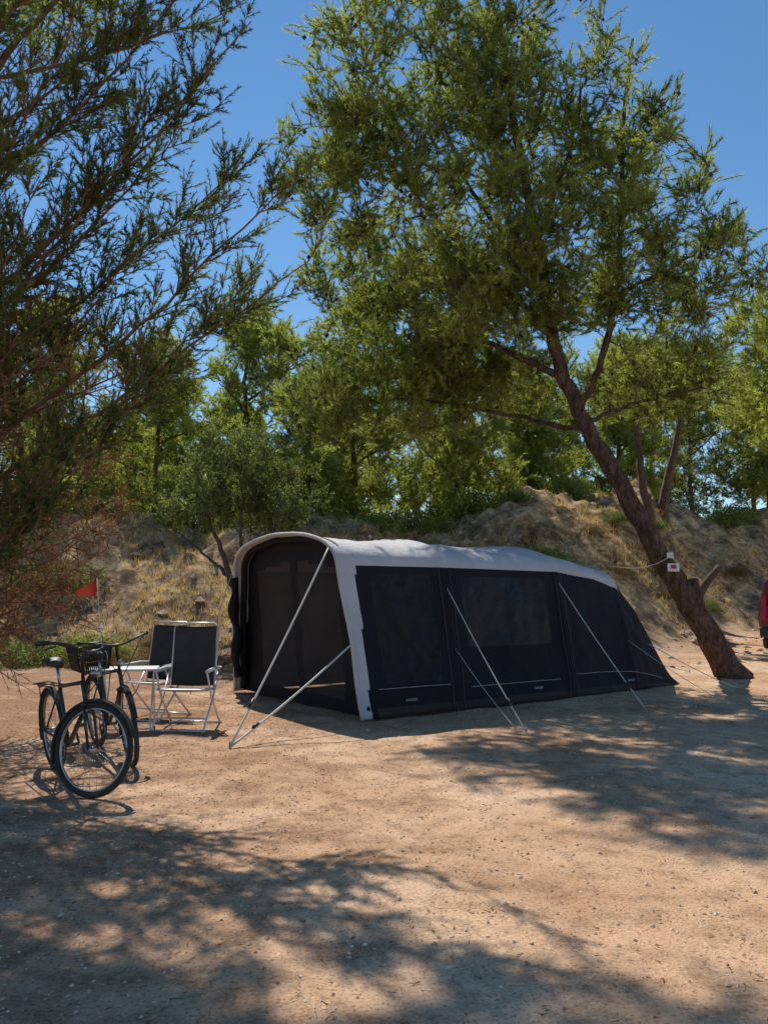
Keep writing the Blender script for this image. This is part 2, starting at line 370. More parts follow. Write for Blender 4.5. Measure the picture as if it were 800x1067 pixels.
for (x,y,dx,hh) in [(8.4,24.6,-.5,5.6),(9.7,27.8,.9,5.4)]:
    z=Hs(x,y)
    lb=[([(x,y,z-.3),(x+dx*.3,y,z+1.3),(x+dx*.8,y,z+3),(x+dx,y,z+hh)],.24,.06)]
    cl=[((x+dx,y,z+hh),(1.9,1.5,1.0),2),((x+dx*.5+1.0,y-.3,z+hh-.6),(1.4,1.2,.7),1)]
    grow_tree("pine_tree",lb,cl,120,12,.45,24,.16,.025,bark,m_pine,sides=6)
zs_=Hs(10.3,25.8); tubes("dead_trunk",[(smoothpath([(10.35,25.8,zs_-.2),(10.1,25.8,zs_+.8),(9.9,25.7,zs_+1.7)],10),np.linspace(.26,.17,10))],bark,10)
zs_=Hs(11.7,30.5); tubes("dead_trunk",[(smoothpath([(11.7,30.5,zs_-.2),(12.1,30.5,zs_+.9),(12.8,30.4,zs_+1.8)],10),np.linspace(.2,.12,10))],bark,10)

sp=[]
for v in range(3):
    n=7000; u=rnd(n)*(rng.random((n,1))**.35); u[:,2]=abs(u[:,2])
    lob=np.array([[0,0,0],[.6,.1,-.1],[-.55,.25,-.1],[.1,-.5,-.05]])[rng.integers(0,4,n)]
    O=u*np.array([.75,.7,.85])*(1+.25*np.sin(u[:,:1]*9+v)*np.sin(u[:,1:2]*8))+lob*.9; D=unit(u+rnd(n)*.9+np.array([0,0,.3]))
    ti=np.clip(.35+.35*np.sin(O[:,0]*6+v)*np.sin(O[:,1]*5+O[:,2]*7)+rng.normal(0,.15,n),0,1)
    V,F,T=needle_geo(O,D,.09*rng.uniform(.6,1.5,n),[.038,.032,.016][v],ti,True)
    o=mesh_obj("shrub",V,F,[m_shrub,m_olive,m_brush][v],attr=T,link=False); sp.append(o.data)
shr=[(3.4,22.2,1.15,0),(4.6,23.2,.9,0),(.6,19.6,.6,1),(1.8,21.8,.7,1),(-1.8,18.6,.5,2),(-5.2,18.4,.5,2),(-6.5,17.8,.8,0),(-7.6,17.5,.9,1),
 (7.0,23.4,.45,2),(-8.4,20.5,1.1,1),(-9.5,18,1,1),(-.3,24.5,.9,0),(4.4,26.3,.6,1),(8.2,23.6,.4,2),(10.6,27.6,.5,2),(12.6,31.2,.5,1),(14.5,33.2,.6,2),(7.6,25.8,.5,1),(6.4,24.6,.4,2),(9.0,26.4,.4,1),(5.6,22.2,.4,2),
 (-4.1,17.5,.5,2),(-3.2,17.2,.45,2),(-2.6,17.9,.5,1),(-4.9,17.2,.55,2),(-6.0,16.8,.7,2),(-1.6,17.7,.45,2),(9.2,22.9,.45,2),(6.6,29.5,1.0,0),(2.9,28.3,1.3,0),(-1.8,27,1.3,0),(-4.6,27,1.3,1),(0.6,27.4,1.4,1),(5,29.5,1.4,0),(9.5,36,1.4,0),(-7,26.6,1.3,0),(-3.4,26.2,.7,0),(-5.8,25.4,.6,1),(13,38.5,1.5,1),(17,39,1.6,0),(7.6,32.5,1.1,1),(1.6,26.4,.7,0),(-9.5,26,1.2,1)]
for x,y,s,v in shr:
    o=bpy.data.objects.new("shrub",sp[v]); C.objects.link(o); o.location=(x,y,Hs(x,y)-.1); o.scale=(s*rng.uniform(.9,1.25),s,s*rng.uniform(.7,1.0)); o.rotation_euler=(0,0,rng.uniform(0,6.28))

def cypress():
    par=empty("cypress_tree")
    tr=smoothpath([(-5.7,8.4,-.1),(-5.6,8.3,2),(-5.4,8.2,4.5),(-5.2,8.1,7.5),(-5.0,8.0,10.5)],40)
    paths=[(tr,np.linspace(.22,.04,40))]
    br=[]
    ends=[(-.85,7.2,5.5),(-1.25,7.0,6.9),(-.75,7.6,4.8),(-1.6,7.2,4.1),(-2.2,7.0,3.3),(-2.0,6.8,6.0),(-2.6,6.6,6.9),(-1.5,7.8,5.9),(-2.9,6.4,5.0),(-2.4,7.4,4.8),
          (-1.9,7.6,7.9),(-3.0,6.6,8.2),(-2.9,7.0,2.7),(-3.2,6.6,5.8),(-2.2,8.2,6.6),(-3.4,6.2,7.2),(-3.3,7.0,3.9)]
    for e in ends:
        z0=max(.5,e[2]-rng.uniform(2.6,3.4)); br.append((z0,np.array(e,float),True))
    for k in range(22):
        a=rng.uniform(-2.0,.7); z0=rng.uniform(4.5,8.5); L=rng.uniform(2.2,4.2)
        br.append((z0,np.array([-5.2+L*math.cos(a)*.95,8.1+L*math.sin(a),z0+rng.uniform(1.6,2.8)]),True))
    for k in range(8):
        a=rng.uniform(1.2,4.2); z0=rng.uniform(1.5,6); L=rng.uniform(2,3)
        br.append((z0,np.array([-5.2+L*math.cos(a),8.1+L*math.sin(a),z0+1.5]),True))
    for k in range(44):
        a=rng.uniform(-1.3,.7); z0=rng.uniform(.4,3.4); L=rng.uniform(1.6,3.2)
        e=np.array([-5.5+L*math.cos(a),8.3+L*math.sin(a)*.8,z0+rng.uniform(.2,1.6)])
        e[0]=min(e[0],-3.75+(e[2]-1.0)*.5); br.append((z0,e,False))
    SA,SB,SR=[],[],[]
    TA,TD,TL,TG,TT=[],[],[],[],[]
    for z0,e,live in br:
        p0=np.array([np.interp(z0,tr[:,2],tr[:,0]),np.interp(z0,tr[:,2],tr[:,1]),z0])
        L=np.linalg.norm(e-p0); n=18
        p=bez(p0,(p0+e)*.5+np.array([0,0,-.09*L])+rng.normal(0,.05,3)*L*.6,e,n); p[1:-1]+=rng.normal(0,.015,(n-2,3))
        r0=.010+.005*L; r=np.linspace(r0,.005,n); paths.append((p,r))
        ns=int(L*(8 if live else 9)); bt=rng.uniform(.2,.6)
        for t in np.sort(rng.uniform(.15,1,ns)):
            f=t*(n-1); i_=min(int(f),n-2); q=p[i_]+(p[i_+1]-p[i_])*(f-i_); tg=unit(p[i_+1]-p[i_])
            pr=unit(np.cross(tg,rnd(1)[0]))
            d=unit(tg*.75+pr*.65+np.array([0,0,.22])); sl=rng.uniform(.35,.95)*(1.15-.55*t)
            if not live: d=unit(tg*.4+pr*.9); sl*=.8
            nseg=4; pts=[q]; dd=d
            for s in range(nseg):
                dd=unit(dd+np.array([0,0,.08])+rng.normal(0,.10,3)); pts.append(pts[-1]+dd*sl/nseg)
            for s in range(nseg): SA.append(pts[s]);SB.append(pts[s+1]);SR.append(.007*(1-s/nseg)+.0025)
            green = bool(live and (t>.42+rng.normal(0,.14)))
            for s in range(nseg):
                for w in range(3 if green else 2):
                    td=unit(dd*.8+rnd(1)[0]*.75+np.array([0,0,.1 if green else 0])); tl=rng.uniform(.10,.28)
                    TA.append(pts[s]+(pts[s+1]-pts[s])*rng.random());TD.append(td);TL.append(tl);TG.append(green);TT.append(bt+rng.normal(0,.12))
            TA.append(pts[-1]);TD.append(dd);TL.append(.22);TG.append(green);TT.append(bt)
    tubes("trunk_and_branches",paths,bark_red,6,par)
    V,F=prisms(np.array(SA),np.array(SB),np.array(SR),np.array(SR)*.75); mesh_obj("branchlets",V,F,bark_red,parent=par)
    TA,TD,TL,TT=map(np.array,(TA,TD,TL,TT)); TG=np.array(TG,dtype=bool)
    V,F=prisms(TA,TA+TD*TL[:,None],.0035,.002); mesh_obj("twigs",V,F,bark_red,parent=par)
    def fol(mask,nn,name,mat,l,w,sp_):
        a,d,l_,t_=TA[mask],TD[mask],TL[mask],TT[mask]; m=len(a)*nn; u=rng.random(m)
        O=np.repeat(a,nn,0)+np.repeat(d*l_[:,None],nn,0)*u[:,None]
        D=unit(np.repeat(d,nn,0)+rnd(m)*sp_)
        V,F,T=needle_geo(O,D,l*(1.2-.6*u)*rng.uniform(.7,1.2,m),w,np.clip(np.repeat(t_,nn)+rng.normal(0,.13,m)+.25*(u-.5),0,1))
        mesh_obj(name,V,F,mat,attr=T,parent=par)
    fol(TG,30,"foliage",m_cyp,.065,.010,.75)
    fol(~TG,9,"dead_foliage",m_dead,.055,.007,.9)
cypress()

# ------------------------------------------------------------------ tent
N=np.array([-.26,9.73]); Lx=np.array([.819,.574]); Wx=np.array([-.574,.819])
def tp(s,w,z):
    """tent coordinates: s along length, w across (0 = centre), z up"""
    s,w,z=np.broadcast_arrays(np.asarray(s,float),np.asarray(w,float),np.asarray(z,float))
    lean=-.22*(z/2.3)*np.clip(1-s/1.5,0,1)
    q=N+(s+lean)[...,None]*Lx+(1.8+w)[...,None]*Wx
    return np.concatenate([q,(z+.02)[...,None]],-1)
KS=[0,1.5,3.7,4.6,5.2,5.7,6.2,6.6]
def key(s,v): return np.interp(s,KS,v)
def prof(s):
    zt=key(s,[2.33,2.30,2.27,2.16,2.0,1.50,.78,.10]); zs=key(s,[1.86,1.86,1.84,1.74,1.60,1.16,.56,.06])
    wb=key(s,[1.80,1.82,1.80,1.76,1.72,1.68,1.62,1.55]); ws=key(s,[1.50,1.52,1.50,1.45,1.40,1.38,1.38,1.40])
    return zt,zs,wb,ws
ns,nw_,na=221,34,34
S=np.linspace(0,6.6,ns)
U=np.concatenate([np.linspace(0,1,nw_),1+np.linspace(0,1,na)[1:],2+np.linspace(0,1,nw_)[1:]])
G=np.zeros((ns,len(U),3))
def nz(a,b,c): return noise.noise(Vector((a,b,c)))
for i_,s in enumerate(S):
    zt,zs,wb,ws=prof(s)
    sag=0
    for a,b_ in ((0,1.5),(1.5,3.7),(3.7,5.2)):
        if a<s<b_: sag=math.sin(math.pi*(s-a)/(b_-a))**.8
    ridge=sum(math.exp(-((s-c_)/.07)**2) for c_ in (1.5,3.7,5.2))
    for j_,u in enumerate(U):
        if u<=1 or u>=2:
            f=u if u<=1 else 3-u; z=zs*f; w=wb+(ws-wb)*f**1.3
            inner=math.sin(math.pi*min(f,1))**.6*.05*sag
            win=.42<s<1.3 and .22<f<.93
            w=w-inner+ridge*.02
            w+=.030*nz(s*1.6,f*3,2)+.014*nz(s*5+f*3,f*4-s*2,7)+(.022 if win else .006)*nz(s*9+f*12,f*5,3)
            if f<.05: w=wb+.02*nz(s*2,0,5)
            w=-w if u<=1 else w
        else:
            th=math.pi*(u-1); cs,sn=math.cos(th),math.sin(th)
            w=-ws*np.sign(cs)*abs(cs)**.92; z=zs+(zt-zs)*sn**.85
            z-=.05*sag*sn; z+=ridge*.025*sn
            z+=(.03*nz(s*2,w*2,1)+.014*nz(s*6,w*3,4)+.008*nz(s*14,w*9,6))*sn
            w+=.02*ridge*cs*-1+.03*nz(s*1.6,3,2)*(-cs)*abs(cs)
        G[i_,j_]=tp(s,w,z)
nu=len(U)
i=np.arange(ns-1)[:,None]*nu; j=np.arange(nu-1)[None]
F=np.stack([i+j,i+nu+j,i+nu+j+1,i+j+1],-1).reshape(-1,4)
sm=(S[:-1]+S[1:])/2; um=(U[:-1]+U[1:])/2
SM,UM=np.meshgrid(sm,um,indexing='ij'); mi=np.zeros(SM.shape,int)
FM=np.where(UM<1,UM,np.where(UM>2,3-UM,1))
roof=(UM>.985)&(UM<2.015)&(SM<5.25)
mi[roof]=1; mi[(SM<.15+.08*FM)]=1
side=(UM<1)|(UM>2)
mi[side&(SM>.42)&(SM<1.3)&(FM>.22)&(FM<.93)]=2
mi[side&(SM>1.78)&(SM<3.42)&(FM>.42)&(FM<.93)]=2
mi[side&(FM<.05)&(SM>.25)]=3

def fabric(name,c1,c2,rough,bstr,weave=260,spec=.3,wr=6):
    m,nt,b=newmat(name); tcn=nt.nodes.new("ShaderNodeTexCoord"); ov=tcn.outputs["Object"]
    n=noise_node(nt,1.6,6,.65,ov); r=ramp(nt,n.outputs["Fac"],[(.3,c1),(.7,c2)]); nt.links.new(r.outputs["Color"],b.inputs["Base Color"])
    b.inputs["Roughness"].default_value=rough; b.inputs["Specular IOR Level"].default_value=spec
    a=noise_node(nt,wr,4,.55,ov); w=noise_node(nt,weave,1,.5,ov)
    s=nt.nodes.new("ShaderNodeMath"); s.operation='MULTIPLY_ADD'; s.inputs[1].default_value=.06
    nt.links.new(w.outputs["Fac"],s.inputs[0]); nt.links.new(a.outputs["Fac"],s.inputs[2])
    bp=nt.nodes.new("ShaderNodeBump"); bp.inputs["Strength"].default_value=bstr; bp.inputs["Distance"].default_value=.05
    nt.links.new(s.outputs[0],bp.inputs["Height"]); nt.links.new(bp.outputs["Normal"],b.inputs["Normal"]); return m
f_dark=fabric("tent_dark_fabric",(.018,.018,.022),(.010,.011,.014),.75,.5,spec=.18)
f_grey=fabric("tent_grey_fabric",(.58,.555,.57),(.47,.45,.465),.75,.5)
f_win=fabric("tent_window_film",(.005,.006,.007),(.003,.003,.004),.24,.8,spec=.2,wr=3.5)
f_pipe=fabric("tent_piping",(.22,.22,.24),(.15,.15,.16),.7,.2)
f_mud=fabric("tent_mud_flap",(.02,.02,.022),(.05,.035,.025),.8,.4)
tent=empty("tunnel_tent")
o=mesh_obj("outer_shell",G.reshape(-1,3),F,[f_dark,f_grey,f_win,f_mud],mi.ravel(),smooth=True,parent=tent)
md=o.modifiers.new("thick",'SOLIDIFY'); md.thickness=.006

m_mesh,nt,b=newmat("insect_mesh"); b.inputs["Base Color"].default_value=(.055,.052,.05,1); b.inputs["Roughness"].default_value=.8
tr_=nt.nodes.new("ShaderNodeBsdfTransparent"); mx=nt.nodes.new("ShaderNodeMixShader")
nn_=noise_node(nt,2.5); rr_=ramp(nt,nn_.outputs["Fac"],[(.3,(.45,.45,.45)),(.7,(.62,.62,.62))])
nt.links.new(rr_.outputs["Color"],mx.inputs[0]); nt.links.new(tr_.outputs[0],mx.inputs[1]); nt.links.new(b.outputs[0],mx.inputs[2])
nt.links.new(mx.outputs[0],nt.nodes["Material Output"].inputs["Surface"])
def wallgrid(s0,nz_,nx,fn,name,mats,inset=.03):
    zt,zs,wb,ws=prof(s0); zt-=inset
    VV=np.zeros((nz_,nx,3)); 
    zz=np.linspace(0,1,nz_); zc=np.where(zz<.8,zz/.8*zs,zs+(zt-zs)*np.sin((zz-.8)/.2*math.pi/2))
    info=np.zeros((nz_,nx,2))
    for a_,z in enumerate(zc):
        if z<=zs: hw=wb+(ws-wb)*(z/zs)**1.3
        else: hw=ws*max(0,1-((z-zs)/(zt-zs))**(2/.85))**.46
        hw=max(hw-inset,.01)
        for b2,q in enumerate(np.linspace(-1,1,nx)):
            bulge=.03*nz(q*3,z*2,3)
            VV[a_,b2]=tp(s0+bulge,q*hw,z); info[a_,b2]=(q*hw,z)
    i=np.arange(nz_-1)[:,None]*nx; j=np.arange(nx-1)[None]
    F=np.stack([i+j,i+j+1,i+nx+j+1,i+nx+j],-1).reshape(-1,4)
    cm=(info[:-1,:-1]+info[1:,1:])/2
    mi=np.array([[fn(*cm[a_,b2]) for b2 in range(nx-1)] for a_ in range(nz_-1)])
    return mesh_obj(name,VV.reshape(-1,3),F,mats,mi.ravel(),smooth=True,parent=tent)
def ff(w,z):
    for cx,hw in ((-.62,.52),(.62,.52)):
        if abs(w-cx)<hw and .16<z<1.95-.25*((w*.6)**2): return 1
    return 0
wallgrid(.20,60,90,ff,"front_door_wall",[f_dark,m_mesh])
wallgrid(3.75,20,30,lambda w,z:0 if abs(w)>.04 else 1,"inner_bedroom_wall",[simple("inner_tent",(.35,.35,.36),None,3,.9),f_dark],.12)
def arch(s,off=0.0,u0=0,u1=3,n=90):
    out=[]
    for u in np.linspace(u0,u1,n):
        i_=np.interp(s,S,np.arange(ns)); k=int(round(i_)); jj=np.interp(u,U,np.arange(nu)); j0=min(int(jj),nu-2); f=jj-j0
        out.append(G[k,j0]*(1-f)+G[k,j0+1]*f)
    return np.array(out)
rim=arch(0); tubes("hood_rim",[(rim,.026)],f_grey,8,tent)
inb=arch(.12); cen_=inb.mean(0); inb=inb+(cen_-inb)*.035
tubes("front_air_beam",[(inb,.05)],f_dark,10,tent)
pip=[]
for a_,b_,f in ((.3,1.38,.19),(1.74,3.44,.17),(3.8,6.1,.19)):
    seg=[]
    for s in np.linspace(a_,b_,20):
        k=int(round(np.interp(s,S,np.arange(ns)))); jj=int(np.interp(f,U,np.arange(nu))); v=G[k,jj].copy(); v[:2]-=Wx*.012; seg.append(v)
    pip.append((np.array(seg),.005))
tubes("light_piping",pip,simple("piping_light",(.42,.42,.44),None,5,.6),5,tent)
pip=[]
for s in (1.42,1.58,3.62,3.78,5.25):
    seg=arch(s,0,0,1,30).copy(); seg[:,:2]-=Wx*.008; pip.append((seg,.006))
tubes("seams",pip,simple("seam_grey",(.06,.06,.07),None,5,.6),5,tent)
zz=np.linspace(.25,1.75,26); rp=tp(np.full(26,-.02),1.62-.1*zz/1.9,zz); rp[:,:2]+=np.stack([.02*np.sin(zz*9),.02*np.cos(zz*7)],-1)
tubes("rolled_curtain",[(rp,.07+.02*np.sin(zz*11))],f_dark,10,tent)
for s in (.75,3.0,5.1):
    k=int(round(np.interp(s,S,np.arange(ns)))); a_=G[k,3]; d=np.array([*Lx,0])*.09; o_=np.array([*(-Wx*.02),0])
    mesh_obj("label",[a_+o_-d,a_+o_+d,a_+o_+d+[0,0,.035],a_+o_-d+[0,0,.035]],[(0,1,2,3)],f_pipe,parent=tent)
m_line=simple("guy_line",(.62,.60,.55),(.5,.48,.43),20,.7); m_peg=simple("peg_steel",(.5,.5,.5),None,20,.4,1)
def gp(x,y): return np.array([x,y,Hs(x,y)+.01])
def shell(s,u):
    k=int(round(np.interp(s,S,np.arange(ns)))); j_=int(round(np.interp(u,U,np.arange(nu)))); return G[k,j_].copy()
gl=[(shell(0,1.16),gp(-1.52,8.05),.012),(shell(0,.50),gp(-1.52,8.05),.012),
    (shell(1.5,.86),gp(1.58,9.05),.008),(shell(1.5,.42),gp(1.58,9.05)+np.array([-.1,.12,.02]),.004),(shell(3.7,.90),gp(3.42,10.6),.008),
    (shell(5.9,.75),gp(5.75,13.3),.008),(shell(6.3,1.5),gp(6.0,15.9),.007),(shell(5.2,.5),gp(4.9,12.0),.004),
    (shell(0,1.86),gp(-3.0,12.6),.006),(shell(1.5,2.15),gp(-2.0,15.1),.008),(shell(3.7,2.12),gp(.1,16.3),.008)]
ps=[(np.linspace(a_,b_,14)-np.array([0,0,1])*(np.sin(np.linspace(0,math.pi,14))*.03)[:,None],r) for a_,b_,r in gl]
tubes("guy_lines",ps,m_line,6,tent)
tubes("pegs",[(np.array([b_+[0,0,.05],b_-[0,0,.1]]),.008) for _,b_,_ in gl],m_peg,6,tent)
tubes("line_tensioners",[(np.array([a_+(b_-a_)*.80,a_+(b_-a_)*.84]),.018) for a_,b_,r in gl if r>.006],simple("black_plastic",(.02,.02,.02),None,9,.5),6,tent)

ca=np.linspace([3.9,13.6,2.0],[5.35,14.75,2.25],12); ca[:,2]-=np.sin(np.linspace(0,math.pi,12))*.12
tubes("clothes_line",[(ca,.006)],m_line,5)
sg=empty("pitch_sign")
def box(name,c_,h,mat,parent,rot=0,bev=.01):
    bpy.ops.mesh.primitive_cube_add(size=2,location=c_); o=bpy.context.object; o.name=name; o.scale=h; o.rotation_euler=(0,0,rot)
    bpy.ops.object.transform_apply(location=False,rotation=False,scale=True)
    if bev: m=o.modifiers.new("b",'BEVEL'); m.width=bev; m.segments=3
    o.data.materials.append(mat); o.parent=parent; return o
white=simple("white_paint",(.78,.78,.76),(.65,.65,.62),9,.6); blk=bpy.data.materials["black_plastic"]
box("plate",(5.33,14.71,2.02),(.11,.006,.075),white,sg,0,.004)
box("pictogram",(5.33,14.698,2.03),(.05,.004,.035),simple("sign_red",(.35,.06,.04),None,9,.6),sg,0,.002)
box("small_plate",(5.28,14.72,2.24),(.06,.006,.05),white,sg,0,.004)

# ------------------------------------------------------------------ bicycles
m_tyre=simple("tyre_rubber",(.022,.022,.022),(.05,.042,.035),14,.85)
m_alu=simple("aluminium",(.45,.45,.46),(.35,.35,.35),12,.35,.9); m_spoke=simple("spoke_steel",(.35,.35,.35),None,12,.4,1)
def bicycle(name,front,ang,steer,framec,basket=False,flag=False):
    par=empty(name); fm=simple("frame_paint",framec,None,6,.35)
    h=np.array([math.cos(ang),math.sin(ang)]); l=np.array([-h[1],h[0]]); WB=1.10
    r0=np.array(front)-h*WB; g0=Hs(*front)
    lean=R(6)
    def T(p):
        p=np.asarray(p,float); y=p[...,1]*math.cos(lean)-p[...,2]*math.sin(lean); z=p[...,2]*math.cos(lean)+p[...,1]*math.sin(lean)
        q=r0+p[...,0:1]*h+y[...,None]*l
        return np.concatenate([q,(z+g0)[...,None]],-1)
    A=np.array([.93,0,.86]); ax=unit(A-np.array([1.03,0,.56])); sc_,ss_=math.cos(steer),math.sin(steer)
    def St(p):
        p=np.asarray(p,float)-A; pr=(p@ax)[...,None]*ax
        return A+p*sc_+np.cross(np.broadcast_to(ax,p.shape),p)*ss_+pr*(1-sc_)
    idt=lambda p:np.asarray(p,float)
    def wheel(cx,tf,tag):
        a=np.linspace(0,2*math.pi,49); 
        def ring(r,y=0): return T(tf(np.stack([cx+r*np.cos(a),np.full(49,y),.345+r*np.sin(a)],-1)))
        tubes(tag+"_tyre",[(ring(.325),.022)],m_tyre,8,par); tubes(tag+"_rim",[(ring(.297),.010)],m_alu,6,par)
        sp_=[]
        for k in range(28):
            t=2*math.pi*k/28; t2=t+(.35 if k%2 else -.35); y=.03 if (k//2)%2 else -.03
            sp_.append((T(tf([[cx+.02*math.cos(t2),y,.345+.02*math.sin(t2)],[cx+.292*math.cos(t),0,.345+.292*math.sin(t)]])),.0015))
        tubes(tag+"_spokes",sp_,m_spoke,3,par)
        tubes(tag+"_hub",[(T(tf([[cx,-.06,.345],[cx,.06,.345]])),.022)],m_alu,8,par)
        a2=np.linspace(R(20),R(200),26); rr=.362
        fn=np.stack([cx+rr*np.cos(a2),0*a2,.345+rr*np.sin(a2)],-1)
        tubes(tag+"_mudguard",[(T(tf(fn+[0,o_,-abs(o_)*.4])),.011) for o_ in (-.017,0,.017)],m_tyre,6,par)
    wheel(0,idt,"rear_wheel"); wheel(1.10,St,"front_wheel")
    bb=[.45,0,.28]; stp=[.30,0,.74]; hb=[1.0,0,.66]; ht=[.945,0,.83]
    tubes("frame",[(T([bb,stp]),.016),(T([bb,hb]),.02),(T([stp,ht]),.016),(T([ht,hb]),.019),
        (T([bb,[0,.06,.345]]),.010),(T([bb,[0,-.06,.345]]),.010),(T([stp,[0,.06,.345]]),.008),(T([stp,[0,-.06,.345]]),.008)],fm,8,par)
    tubes("fork",[(T(St([[1.0,s*.03,.66],[1.03,s*.055,.60],[1.10,s*.055,.345]])),.012) for s in (-1,1)]+[(T(St([[1.0,-.05,.665],[1.0,.05,.665]])),.014)],fm,8,par)
    tubes("seat_post",[(T([stp,[.26,0,.90]]),.013)],m_alu,8,par)
    sx=np.linspace(-.14,.14,15); wd=np.interp(sx,[-.14,-.10,0,.14],[.05,.085,.055,.02])
    Vv=[];
    for x_,w_ in zip(sx,wd):
        for q in np.linspace(0,2*math.pi,10,endpoint=False): Vv.append([.25+x_,w_*math.cos(q),.925+.028*math.sin(q)+.02*(x_<-.08)])
    Vv=T(np.array(Vv)); Ff=[(a_*10+b_,a_*10+(b_+1)%10,(a_+1)*10+(b_+1)%10,(a_+1)*10+b_) for a_ in range(14) for b_ in range(10)]+[tuple(range(10)),tuple(range(140,150))]
    mesh_obj("saddle",Vv,Ff,blk,smooth=True,parent=par)
    tubes("stem",[(T(St([[.945,0,.83],[.915,0,1.02],[.97,0,1.06]])),.014)],blk,8,par)
    bar=[[.74,-.30,1.10],[.84,-.29,1.11],[.94,-.2,1.10],[.97,-.06,1.06],[.97,.06,1.06],[.94,.2,1.10],[.84,.29,1.11],[.74,.30,1.10]]
    tubes("handlebar",[(T(St(smoothpath(bar,40))),.011)],blk,8,par)
    tubes("grips",[(T(St([[.73,s*.30,1.10],[.84,s*.292,1.11]])),.018) for s in (-1,1)]+[(T(St([[.87,s*.25,1.085],[.79,s*.27,1.06]])),.006) for s in (-1,1)],blk,8,par)
    tubes("cables",[(T(St(bez([.90,s*.24,1.1],[1.15,s*.12,1.0],[1.0,0,.75],12))),.004) for s in (-1,1)],blk,5,par)
    a=np.linspace(0,2*math.pi,25)
    tubes("chainring",[(T(np.stack([.45+.09*np.cos(a),np.full(25,-.06),.28+.09*np.sin(a)],-1)),.006),
        (T([[.0,-.06,.385],[.45,-.06,.37]]),.004),(T([[.0,-.06,.305],[.45,-.06,.19]]),.004)],m_spoke,5,par)
    tubes("cranks",[(T([[.45,-.08,.28],[.57,-.09,.16]]),.010),(T([[.45,.08,.28],[.33,.09,.40]]),.010),(T([[.45,-.08,.28],[.45,.08,.28]]),.014),
        (T([[.57,-.09,.16],[.57,-.18,.16]]),.018),(T([[.33,.09,.40],[.33,.18,.40]]),.018)],blk,6,par)
    tubes("kickstand",[(T([[.22,.06,.30],[.16,.24,.0]]),.009)],m_alu,6,par)
    rk=[([[-.30,s*.06,.72],[.24,s*.06,.74]]) for s in (-1,0,1)]+[[[-.30,-.06,.72],[-.30,.06,.72]],[[0,.07,.345],[-.12,.06,.72]],[[0,-.07,.345],[-.12,-.06,.72]],[[-.05,-.06,.73],[-.05,.06,.73]]]
    tubes("luggage_rack",[(T(k),.006) for k in rk],blk,5,par)
    tubes("headlight",[(T(St([[1.03,0,.90],[1.09,0,.90]])),.028)],m_alu,10,par)
    tubes("rear_light",[(T([[-.31,0,.70],[-.34,0,.70]]),.025)],simple("red_reflector",(.45,.02,.02),None,5,.3),8,par)
    if basket:
        w=[]
        for z,sc2 in ((.76,.8),(.84,.88),(.92,.94),(1.0,1.0)):
            x0,x1,y0=-.32,.12,.17*sc2; xc=(x0+x1)/2; hx=(x1-x0)/2*sc2
            w.append(([[xc-hx,-y0,z],[xc+hx,-y0,z],[xc+hx,y0,z],[xc-hx,y0,z],[xc-hx,-y0,z]]))
        for q in np.linspace(0,1,15):
            for s in (-1,1):
                w.append([[-.1-.176+.352*q,s*.136,.76],[-.1-.22+.44*q,s*.17,1.0]])
                w.append([[-.1+s*.176,-.136+.272*q,.76],[-.1+s*.22,-.17+.34*q,1.0]])
            w.append([[-.276+.352*q,-.136,.76],[-.276+.352*q,.136,.76]])
        tubes("basket",[(T(k),.0065) for k in w],blk,4,par)
    if flag:
        tubes("flag_pole",[(T([[-.1,.12,.35],[-.12,.13,1.0],[-.16,.14,1.66]]),.005)],white,5,par)
        b0=T([-.16,.14,1.64]); nx_=10; VV=[]
        for q in np.linspace(0,1,nx_):
            for s in (-1,1): VV.append(b0+np.array([-.20*q,.03*math.sin(q*5),-.08-.05*q+s*.085*(1-.7*q)]))
        fm_=simple("flag_red",(.85,.09,.03),(.75,.06,.02),9,.6)
        mesh_obj("safety_flag",VV,[(2*k,2*k+2,2*k+3,2*k+1) for k in range(nx_-1)],fm_,smooth=True,parent=par)
    return par
bicycle("bicycle",(-2.13,6.1),R(-53),R(36),(.03,.035,.03))
bicycle("bicycle",(-2.22,7.2),R(-56),R(-6),(.05,.06,.05),basket=True,flag=True)

